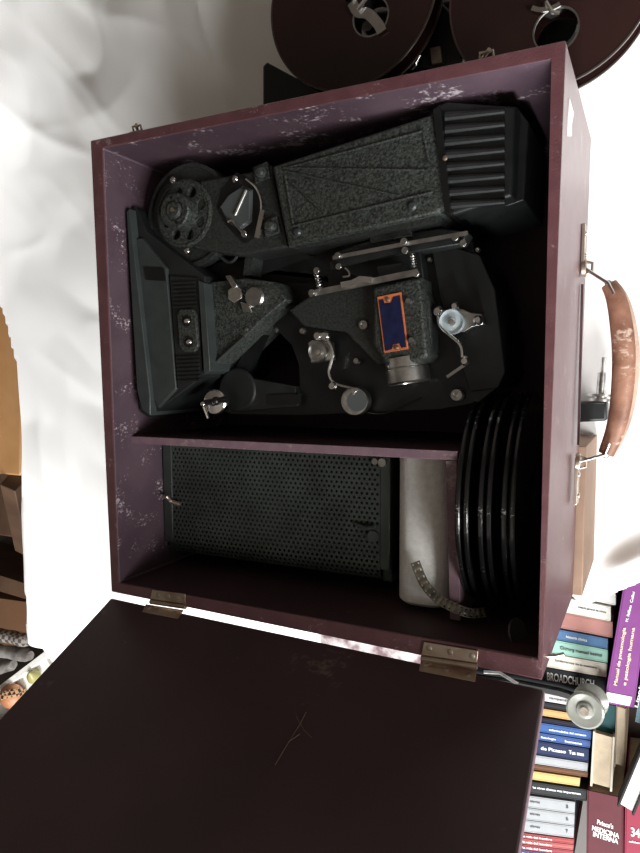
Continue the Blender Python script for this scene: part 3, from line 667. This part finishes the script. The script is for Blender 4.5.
# ------------------------------------------------------------------ things beside the case on the right
bm = NB(); xa_ = .2105; t_ = [(.2262, -.079), (.2262, -.238), (.1950, -.238), (.1950, -.079)]
A = [Vector((x, y, -.003)) for x, y in t_]; prism(bm, A, -.158)
tag(obj('wooden_box', bm, M['tanbox'], bevel=.001), 'tan wooden box showing beneath the case on its handle side', 'box')
sp = thing('spindle_arm', 'black arm with upright threaded spindle and washers beyond the leather handle', 'spindle', P(596, 410, -.155))
bm = NB(); prism(bm, pz([(560, 402), (607, 402), (607, 421), (560, 423)], -.115), -.152); obj('arm', bm, M['blackmat'], sp, bevel=.003)
c0 = P(600, 401, -.125); c1 = P(603, 362, -.125); ax = (c1 - c0).normalized()
bm = NB(); cyl(bm, c0, .013, .003, ax); cyl(bm, c0 + ax * .006, .016, .0025, ax); cyl(bm, c0 + ax * .003, .008, .004, ax); obj('washer', bm, M['steel'], sp)
bm = NB(); cyl(bm, c0 + ax * .008, .0048, .026, ax); cyl(bm, c0 + ax * .034, .002, .018, ax)
obj('spindle', bm, M['steel'], sp)

# ------------------------------------------------------------------ machine and reels beyond the case
rp_ = thing('reel_stand', 'black reel stand with chrome latch lying on the sheet beyond the case', 'projector', (.1, .36, .01))
bm = NB(); prism(bm, [P(u, v, .055) for u, v in ((262, 66), (266, 62), (295, 78), (420, 66), (425, 0), (450, -20), (455, 20), (440, 70), (400, 100), (262, 106))], .018, inset=.002); obj('base', bm, M['black'], rp_, bevel=.002)
bm = NB(); prism(bm, [P(u, v, .064) for u, v in ((400, 20), (440, 0), (470, 30), (462, 62), (440, 70), (408, 68))], .04, inset=.002); obj('housing', bm, M['black'], rp_, bevel=.002)
for (x, y) in (tuple(P(350, -4, .1))[:2], tuple(P(548, -14, .1))[:2]):
    bm = NB(); cyl(bm, (x, y, .02), .012, .056); cyl(bm, (x, y, .05), .0045, .066); obj('post', bm, M['steel'], rp_)
bm = NB(); tube(bm, [(.002, .371, .045), (.10, .36, .05), (.193, .337, .045)], .012, 12); obj('cross_arm', bm, M['black'], rp_)
bm = NB(); strap(bm, smoothpts([P(u, v, .070) for u, v in ((391, 46), (398, 58), (407, 60), (414, 68))], 4), .005, .003, (1, 0, 0)); tube(bm, [P(u, v, .073) for u, v in ((407, 56), (414, 50), (420, 56), (416, 64), (408, 62))], .0017, 8); ball(bm, P(397, 67, .070), .005, (1, 1, .5)); obj('latch', bm, M['chrome'], rp_)
bm = NB(); prism(bm, pz([(430, 48), (440, 46), (442, 62), (432, 64)], .068), .06); obj('buckle', bm, M['nickel'], rp_)
hx_ = P(556, 32, .05); bm = NB(); lathe(bm, [(0, .062), (.020, .062), (.024, .056), (.026, .016), (0, .016)], (hx_.x, hx_.y, 0)); obj('hole_shade_drum', bm, M['black'], rp_)  # black drum added under the reel hole to stand in for its shade
def flat_reel(cx, cy, z, r, label, holes):
    t = thing('film_reel', label, 'film reel', (cx, cy, z - .02), 'brown reels beyond the case')
    for zz in (z, z - .020):
        bm = NB(); holed(bm, circ((cx, cy), r - .001, 96), [circ((cx + h * math.cos(a), cy + h * math.sin(a)), hr_, 32) for a, h, hr_ in holes] + [circ((cx, cy), .006, 24)], zz - .0007, zz + .0007)
        f = obj('flange', bm, M['reel'], t)
        bm = NB(); lathe(bm, [(r - .0016, -.0012), (r, -.0012), (r, .0012), (r - .0016, .0012)], (cx, cy, zz), (0, 0, 1), 96, close=True); obj('flange_rim', bm, M['rim'], f)
    bm = NB(); lathe(bm, [(.008, -.0185), (.020, -.0185), (.020, -.0012), (.008, -.0012)], (cx, cy, z), (0, 0, 1), 40, close=True); hb = obj('hub', bm, M['black'], t)
    a, h, hr_ = holes[0]; hx, hy = cx + h * math.cos(a), cy + h * math.sin(a)
    bm = NB(); lathe(bm, [(hr_ - .0006, -.001), (hr_ + .0008, -.001), (hr_ + .0008, .0012), (hr_ - .0006, .0012)], (hx, hy, z), (0, 0, 1), 32, close=True); obj('hole_rim', bm, M['steel'], t)
    return t, (hx, hy)
def ang(cu, cv, u, v, z): a = P(cu, cv, z); b = P(u, v, z); return math.atan2(b.y - a.y, b.x - a.x), math.hypot(b.x - a.x, b.y - a.y)
Z1 = .100; c1_ = P(350, -4, Z1); a1, h1 = ang(350, -4, 371, 17, Z1)
t1, hh = flat_reel(c1_.x, c1_.y, Z1, .0905, 'dark brown film reel with silver clip, left one beyond the case', [(a1, h1, .0185), (a1 + PI, h1, .0185)])
bm = NB(); strap(bm, smoothpts([P(u, v, Z1 + .004) for u, v in ((352, 2), (358, 12), (368, 14), (378, 24), (382, 32))], 5), .010, .0015, (1, .6, 0)); tube(bm, [P(u, v, Z1 + .008) for u, v in ((357, 10), (364, 2), (368, -4))], .002, 8); obj('reel_clip', bm, M['chrome'], t1)
c2_ = P(548, -14, Z1); a2, h2 = ang(548, -14, 556, 30, Z1)
t2, hh = flat_reel(c2_.x, c2_.y, Z1, .0880, 'dark brown film reel showing a round hole, right one beyond the case', [(a2, h2, .0190), (a2 + PI, h2, .0190)])
bm = NB(); strap(bm, smoothpts([P(u, v, Z1 + .004) for u, v in ((532, 8), (540, 10), (552, 8), (560, 4))], 5), .004, .0015, (0, 1, 0)); tube(bm, [P(u, v, Z1 + .006) for u, v in ((546, 2), (552, 12), (560, 14))], .002, 8); obj('reel_clip', bm, M['chrome'], t2)
for (x, y) in ((c1_.x, c1_.y), (c2_.x, c2_.y)): pass

# ------------------------------------------------------------------ books below the table
ZT = -.45
WH = mat('white_print', (.85, .85, .83), .6); DK = mat('dark_print', (.06, .06, .07), .6); CRM = mat('cream_print', (.80, .62, .45), .6)
YLW = mat('yellow_print', (.85, .62, .25), .6)
def book(quad, col, label, group=None, z=ZT, depth=None, text=None, pages_up=False, pagecol='pages', name='book', th=.0022):
    """quad: top-face corners tl, tr, br, bl as measured; the long side is tl-tr"""
    a, b, c, d = [P(u, v, z) for u, v in quad]
    zb = FZ + .001 if depth is None else z - depth
    t = thing(name, label, 'book', (((a + c) / 2).x, ((a + c) / 2).y, zb), group)
    m = col if not isinstance(col, tuple) else paint('cover_' + '_'.join(str(int(x * 100)) for x in col), col)
    lx = (b - a).normalized(); n1 = (d - a); n1 = n1 - lx * n1.dot(lx); n1n = n1.normalized()
    bm = NB(); prism(bm, [a, b, b + n1n * th, a + n1n * th], zb); prism(bm, [d - n1n * th, c - n1n * th, c, d], zb)
    if not pages_up: prism(bm, [a + n1n * th, b + n1n * th, c - n1n * th, d - n1n * th], z - th)
    obj('cover', bm, m, t, bevel=.0006)
    bm = NB(); i = lx * .004; zz = z - th if not pages_up else z - .004
    A = [a + n1n * th + i, b + n1n * th - i, c - n1n * th - i, d - n1n * th + i]
    prism(bm, [Vector((p.x, p.y, zz)) for p in A], zb + .003); obj('page_block', bm, M[pagecol], t)
    for tx in (text or []):
        s, (u0, v0), (u1, v1), hpx, mm = tx                      # baseline start, baseline end, letter height in picture pixels
        p0, p1 = P(u0, v0, z + .0006), P(u1, v1, z + .0006); ex = (p1 - p0); wd = ex.length; ex.normalize()
        ey = Vector((-ex.y, ex.x, 0)); hh_ = (P(u0, v0, z) - P(u0, v0 - 10, z)).length * hpx / 10
        lettering('title', s, p0, ex, ey, hh_, wd, mm, t)
    return t
G1 = 'books packed spine up in a row below the table'
def sl(y): return .205 - .075 * (y - 590) / 240
def rbook(y0, y1, x1, col, label, text=(), z=ZT):
    xl_ = 470; quad = [(xl_, y0 - sl(y0) * (x1 - xl_)), (x1, y0), (x1 - .4, y1), (xl_, y1 - sl(y1) * (x1 - xl_))]
    tt = []
    for (s_, ua, ub, fr_, hp_, mm) in text:
        def yy(u): a = y0 - sl(y0) * (x1 - u); b = y1 - sl(y1) * (x1 - u); return a + (b - a) * fr_
        tt.append((s_, (ua, yy(ua)), (ub, yy(ub)), hp_, mm))
    return book(quad, col, label, G1, z=z, text=tt)
rbook(577, 591, 612, (.05, .05, .055), 'dark book nearest the table edge, above two white spines')
rbook(592, 605.4, 616, (.78, .76, .72), 'white spined book with small print, nearest the sheet', [('Manual de formulas', 580, 602, .55, 2.2, DK)])
rbook(607, 621.4, 611, (.80, .77, .70), 'cream white spined book directly above the salmon pink one', [('tratado general de clinica', 578, 606, .55, 2.2, DK)])
rbook(622, 638, 613, (.62, .30, .26), 'salmon pink spined book in the row')
rbook(638.8, 649, 608, (.13, .27, .50), 'light blue spined book between pink and mint ones', [('historia clinica', 566, 587, .66, 2.6, WH)])
rbook(649.8, 663, 608, (.36, .62, .52), 'mint green spined book with dark title', [('Chirurg manual basico', 560, 602, .70, 4, DK)])
rbook(663.8, 677.6, 607, (.78, .72, .62), 'cream spined book just above the black one with bold white title', [('fundamentos de la medicina', 555, 597, .5, 1.9, DK)])
rbook(678.6, 702, 606, (.035, .037, .042), 'black spined book with large white word BROADCHURCH', [('BROADCHURCH', 547, 594, .50, 8, WH)])
rbook(703, 711, 604, (.70, .68, .66), 'white spined book partly beneath the clear roller', [('compendio', 549, 570, .75, 3, DK)])
rbook(712, 717, 603, (.03, .03, .032), 'thin black book next to the orange spined one')
rbook(718, 725, 600, (.80, .48, .20), 'orange yellow spined book below the clear roller')
rbook(725.6, 730, 592, (.02, .02, .04), 'very thin dark book above the bright blue pair')
rbook(730.8, 740, 591.5, (.06, .15, .42), 'bright blue spined book, upper of the blue pair', [('enfermedades del corazon', 549, 586, .7, 2.2, WH)])
rbook(740.8, 748, 590.5, (.07, .14, .38), 'blue spined book, lower of the blue pair', [('fisiologia', 541, 556, .75, 2.4, WH), ('humana', 565, 582, .75, 2.4, WH)])
rbook(748.8, 762, 589, (.02, .035, .11), 'navy spined book with white lettering', [('de Picasso', 541, 566, .62, 3.4, WH), ('Tus mas', 569, 584, .62, 4, WH)])
rbook(763, 771.6, 588, (.42, .43, .44), 'grey marbled spined book below the navy one')
rbook(772.2, 777.4, 588, (.20, .09, .04), 'brown spined book between grey marbled and yellow')
rbook(778, 786.4, 580, (.82, .60, .24), 'pale yellow spined book with a dark end')
rbook(789.6, 801.4, 587, (.03, .032, .034), 'wide black spined book with a line of white lettering', [('las obras clinicas mas importantes', 533, 581, .58, 2.8, WH)])
for k, nm in enumerate(('uppermost', 'middle', 'lowest')):
    y = 802 + 12.2 * k
    rbook(y, y + 11.7, 575 - k * .5, (.40, .41, .42), nm + ' of the three matching light grey volumes', [('obras', 530, 540, .55, 2, DK), (str(k + 5), 566, 568.5, .62, 3, DK)])
cols = [((.50, .10, .10), 'red spined thin book, first below the grey volumes'), ((.58, .16, .15), 'light red thin book, second below the grey volumes'), ((.42, .08, .10), 'dark red thin book, third below the grey volumes'), ((.10, .12, .30), 'thin blue book under the red ones'), ((.10, .36, .18), 'thin green book above the white spine'), ((.74, .75, .70), 'white spined thin book at the lower frame edge')]
for k, (cc, lb2) in enumerate(cols):
    y = 839.4 + 5.6 * k
    rbook(y, y + 5.2, 574 - k * .4, cc, lb2, [('la vida del hombre', 523, 552, .75, 2, WH)] if k < 4 else ())
mg = book([(285, 618), (455, 642), (455, 700), (285, 676)], mat('printed_cover', (.20, .13, .14), .5, col2=(.75, .70, .68), vscale=45), 'pile of pale printed magazines glimpsed through the gap between case and lid', None, z=-.45)
G2 = 'books packed upright right of the row'
def colq(tl, bl, br, tr): return [tl, bl, br, tr]
book([(625, 576), (604, 703), (634, 708), (652, 580)], (.29, .075, .30), 'thick purple book with orange title and white band', G2, z=-.43,
     text=[('Manual de pneumologia', (618, 686), (627, 628), 4, CRM), ('e patologia humana', (627, 686), (636, 628), 4, CRM), ('M. Riffato  Cellini', (628, 622), (635, 592), 2.5, WH)])
bm = NB(); prism(bm, pz([(606.5, 692), (605, 701), (629.5, 706), (632, 697)], -.4292), -.4298); o = obj('spine_band', bm, M['white'], bpy.data.objects['book.%03d' % (len([o for o in bpy.data.objects if o.name.startswith('book')]) - 1)])
book([(648, 640), (635, 722), (653, 727), (667, 640)], (.24, .36, .42), 'grey blue book with sideways white title', G2, z=-.43, text=[('Lippincott', (639, 708), (648, 664), 4, WH)])
book([(596, 703), (594, 735), (615, 738), (618, 706)], (.012, .085, .09), 'dark teal book below the purple one', G2, z=-.455)
book([(593, 731), (590, 786), (612, 792), (615, 737)], (.62, .56, .46), 'book standing pages up showing a cream page block', G2, z=-.44, pages_up=True, th=.0035)
book([(616, 705), (614, 767), (625, 770), (627, 708)], (.33, .24, .17), 'narrow book with brown page edges beside the cream page block', G2, z=-.45, pages_up=True)
book([(587, 790), (586, 880), (623.5, 888), (623.5, 798)], (.13, .018, .028), 'wide maroon medical book with white title at the frame bottom', G2, z=-.44,
     text=[("Prince's", (597, 824), (613, 829), 5, WH), ('MEDICINA', (592, 830), (619, 838.5), 5, WH), ('INTERNA', (593, 836), (618, 844), 5, WH)])
book([(625, 797), (624, 888), (670, 895), (672, 804)], (.36, .03, .07), 'bright crimson book numbered 34 in the lower right corner', G2, z=-.44, text=[('34', (631, 836), (640, 838), 9, WH), ('edicion', (629, 842), (640, 844), 2, WH)])
book([(655, 715), (617, 806), (634, 816), (672, 725)], (.02, .02, .022), 'white paged book with black cover leaning over the red ones', G2, z=-.400, depth=.036, pages_up=True, pagecol='wpages', th=.0035)

# black arm with clear roller lying over the books
ra = thing('roller_arm', 'black metal arm ending in a clear ribbed roller, lying over the books', 'arm', P(585, 700, ZT + .002))
bm = NB(); strap(bm, [P(470, 677, -.436), P(520, 684, -.436), P(560, 692, -.436), P(590, 702, -.436)], .012, .012, (0, 1, 0)); obj('arm', bm, M['black'], ra, bevel=.002)
bm = NB(); tube(bm, [P(484, 672, -.42), P(500, 673, -.42), P(518, 684, -.42)], .003, 8); obj('wire', bm, M['steel'], ra)
rc = P(591, 700, -.425); rx = (P(584, 712, -.365) - rc).normalized()
bm = NB(); lathe(bm, [(0, 0), (.027, 0), (.028, .003), (.024, .006), (.017, .010), (.016, .035), (.024, .044), (.029, .048), (.029, .053), (.026, .055), (.014, .052), (.012, .056), (.006, .058), (0, .058)], rc, rx, 40); obj('roller', bm, M['clear'], ra)
bm = NB(); cyl(bm, rc + rx * .056, .007, .004, rx); obj('roller_axle', bm, M['nickel'], ra)

# ------------------------------------------------------------------ left side: chair and boxes
ch = thing('wooden_chair', 'orange pine chair with curved arm beside the sheet at the left edge', 'chair', P(-20, 450, FZ) * 1.0)
ZA = -.20
bm = NB()
outer = smoothpts([P(u, v, ZA) for u, v in ((-18, 230), (-2, 285), (10, 320), (19, 370), (21, 430), (20, 476))], 6)
inner = [p + Vector((-.075, 0, 0)) for p in outer]
n = len(outer); A = [bm.verts.new(p) for p in outer]; B = [bm.verts.new(p) for p in inner]; A2 = [bm.verts.new(p - Vector((0, 0, .03))) for p in outer]; B2 = [bm.verts.new(p - Vector((0, 0, .03))) for p in inner]
for k in range(n - 1):
    bm.faces.new((A[k], A[k + 1], B[k + 1], B[k])); bm.faces.new((A2[k], B2[k], B2[k + 1], A2[k + 1])); bm.faces.new((A[k], A2[k], A2[k + 1], A[k + 1])); bm.faces.new((B[k], B[k + 1], B2[k + 1], B2[k]))
bm.faces.new((A[0], B[0], B2[0], A2[0])); bm.faces.new((A[-1], A2[-1], B2[-1], B[-1])); obj('arm_rest', bm, M['wood'], ch, bevel=.004)
def beam(name, a, b, w, t, m, par):
    bm = NB(); strap(bm, [a, b], w, t, (1, 0, 0)); return obj(name, bm, m, par, bevel=.002)
e0 = P(12, 482, ZA); beam('front_post', e0 + Vector((0, 0, -.002)), P(26, 548, -.36), .035, .035, M['woodd'], ch)
beam('leg', P(26, 548, -.36), Vector((P(26, 548, -.36).x, P(26, 548, -.36).y, FZ + .0)), .035, .035, M['woodd'], ch)
pb_ = P(-12, 240, ZA); beam('leg', pb_ + Vector((-.03, 0, -.02)), Vector((pb_.x - .03, pb_.y, FZ)), .035, .035, M['woodd'], ch)
pl2 = P(26, 548, -.36); beam('leg', Vector((pl2.x - .5, pl2.y, -.2)), Vector((pl2.x - .5, pl2.y, FZ)), .035, .035, M['woodd'], ch)
beam('leg', Vector((pb_.x - .5, pb_.y, -.2)), Vector((pb_.x - .5, pb_.y, FZ)), .035, .035, M['woodd'], ch)
bm = NB(); prism(bm, [Vector((pl2.x - .01, pl2.y, -.42)), Vector((pb_.x - .03, pb_.y, -.42)), Vector((pb_.x - .52, pb_.y, -.42)), Vector((pl2.x - .52, pl2.y, -.42))], -.45); obj('seat', bm, M['woodd'], ch, bevel=.004)

# cardboard tray with patterned cloth rolls
def quadbox(name, quad, z, zb, m, par=None, bevel=.001):
    bm = NB(); prism(bm, pz(quad, z), zb); return obj(name, bm, m, par, bevel=bevel)
cb = thing('cardboard_box', 'brown cardboard box on the floor below the sheet, patterned cloths inside', 'box', P(5, 620, FZ))
zc_ = -.52
quadbox('back_flap', [(-60, 556), (30, 585), (32, 601), (-60, 574)], -.47, FZ + .001, M['woodd'], cb)
quadbox('side_panel', [(-60, 590), (34, 603), (36, 634), (-60, 618)], -.50, FZ + .001, M['card'], cb)
bm = NB(); prism(bm, pz([(-60, 618), (36, 634), (14, 646), (-60, 690)], FZ + .012), FZ + .001); obj('box_floor', bm, M['card'], cb)
check = mat('checked_cloth', (.30, .27, .24), .85)
nt = check.node_tree; tcn = nt.nodes.new('ShaderNodeTexCoord'); ck = nt.nodes.new('ShaderNodeTexChecker'); ck.inputs['Scale'].default_value = 90
ck.inputs['Color1'].default_value = (.27, .24, .21, 1); ck.inputs['Color2'].default_value = (.07, .055, .05, 1); nt.links.new(tcn.outputs['Object'], ck.inputs['Vector']); nt.links.new(ck.outputs['Color'], nt.nodes['Principled BSDF'].inputs['Base Color'])
stripe = mat('striped_cloth', (.24, .22, .20), .85, col2=(.09, .075, .07), vscale=40, bump=.4, bscale=300)
GR = 'rolled cloths in the cardboard box'
for k, (u0, v0, u1, v1, rr, mm, lb2) in enumerate(((-30, 629, 30, 641, .018, check, 'rolled checked cloth lying against the brown cardboard'), (-30, 645.5, 30, 656, .018, stripe, 'rolled grey patterned cloth in the middle of the box'), (-34, 680, 14, 664, .016, stripe, 'rolled dark patterned cloth nearest the white box wall'))):
    a, b = P(u0, v0, -.55), P(u1, v1, -.55); bm = NB(); n_ = 14
    tube(bm, [a.lerp(b, j / n_) + Vector((0, 0, .003 * math.sin(j * 1.7 + k))) for j in range(n_ + 1)], [rr * (.7 if j in (0, n_) else 1 + .06 * math.sin(j * 2.1)) for j in range(n_ + 1)], 20)
    tag(obj('cloth_roll', bm, mm), lb2, 'cloth', GR)
# white tray with the orange checked ornament
tr = thing('white_tray', 'white tray on the floor at the lower left edge', 'tray', P(-5, 715, FZ))
quadbox('tray_floor', [(-80, 752), (45, 658), (75, 700), (-20, 800)], -.635, FZ + .001, M['wpages'], tr)
quadbox('tray_rim', [(-80, 746), (45, 651), (46, 657), (-80, 753)], -.600, FZ + .001, M['wpages'], tr)
bm = NB(); cc = P(12, 696, -.600)
ball(bm, cc, .036, (1.1, 1, .9), 32); orn = obj('round_ornament', bm, mat('orange_glaze', (.45, .17, .075), .5, col2=(.55, .27, .14), vscale=20)); tag(orn, 'orange round ornament with a checked band on the white tray', 'ornament')
bm = NB(); lathe(bm, [(.0385, -.011), (.0405, 0), (.0385, .011), (.0360, .011), (.0380, 0), (.0360, -.011)], cc, (.5, -.9, .4), 48, close=True)
ob = obj('checked_band', bm, mat('checked_glaze', (.4, .3, .2), .5), orn)
nt = ob.data.materials[0].node_tree; tcn = nt.nodes.new('ShaderNodeTexCoord'); ck = nt.nodes.new('ShaderNodeTexChecker'); ck.inputs['Scale'].default_value = 110
ck.inputs['Color1'].default_value = (.62, .36, .18, 1); ck.inputs['Color2'].default_value = (.03, .02, .02, 1); nt.links.new(tcn.outputs['Object'], ck.inputs['Vector']); nt.links.new(ck.outputs['Color'], nt.nodes['Principled BSDF'].inputs['Base Color'])
bm = NB(); c3 = P(33, 676, -.606); lathe(bm, [(0, -.022), (.014, -.019), (.020, -.008), (.017, .006), (.008, .018), (.003, .026), (0, .027)], c3, (.2, .6, .6), 32)
tag(obj('yellow_fruit', bm, mat('yellow_green_glaze', (.36, .33, .12), .4)), 'yellow green pear shaped fruit beside the orange ornament', 'fruit')
bm = NB(); a, b = P(-24, 724, -.60), P(14, 722, -.60)
tube(bm, [a.lerp(b, j / 10) for j in range(11)], [.024 * (.7 if j in (0, 10) else 1 + .05 * math.sin(j * 2)) for j in range(11)], 20)
tag(obj('cloth_roll', bm, stripe), 'rolled grey cloth on the white tray by the orange ornament', 'cloth')
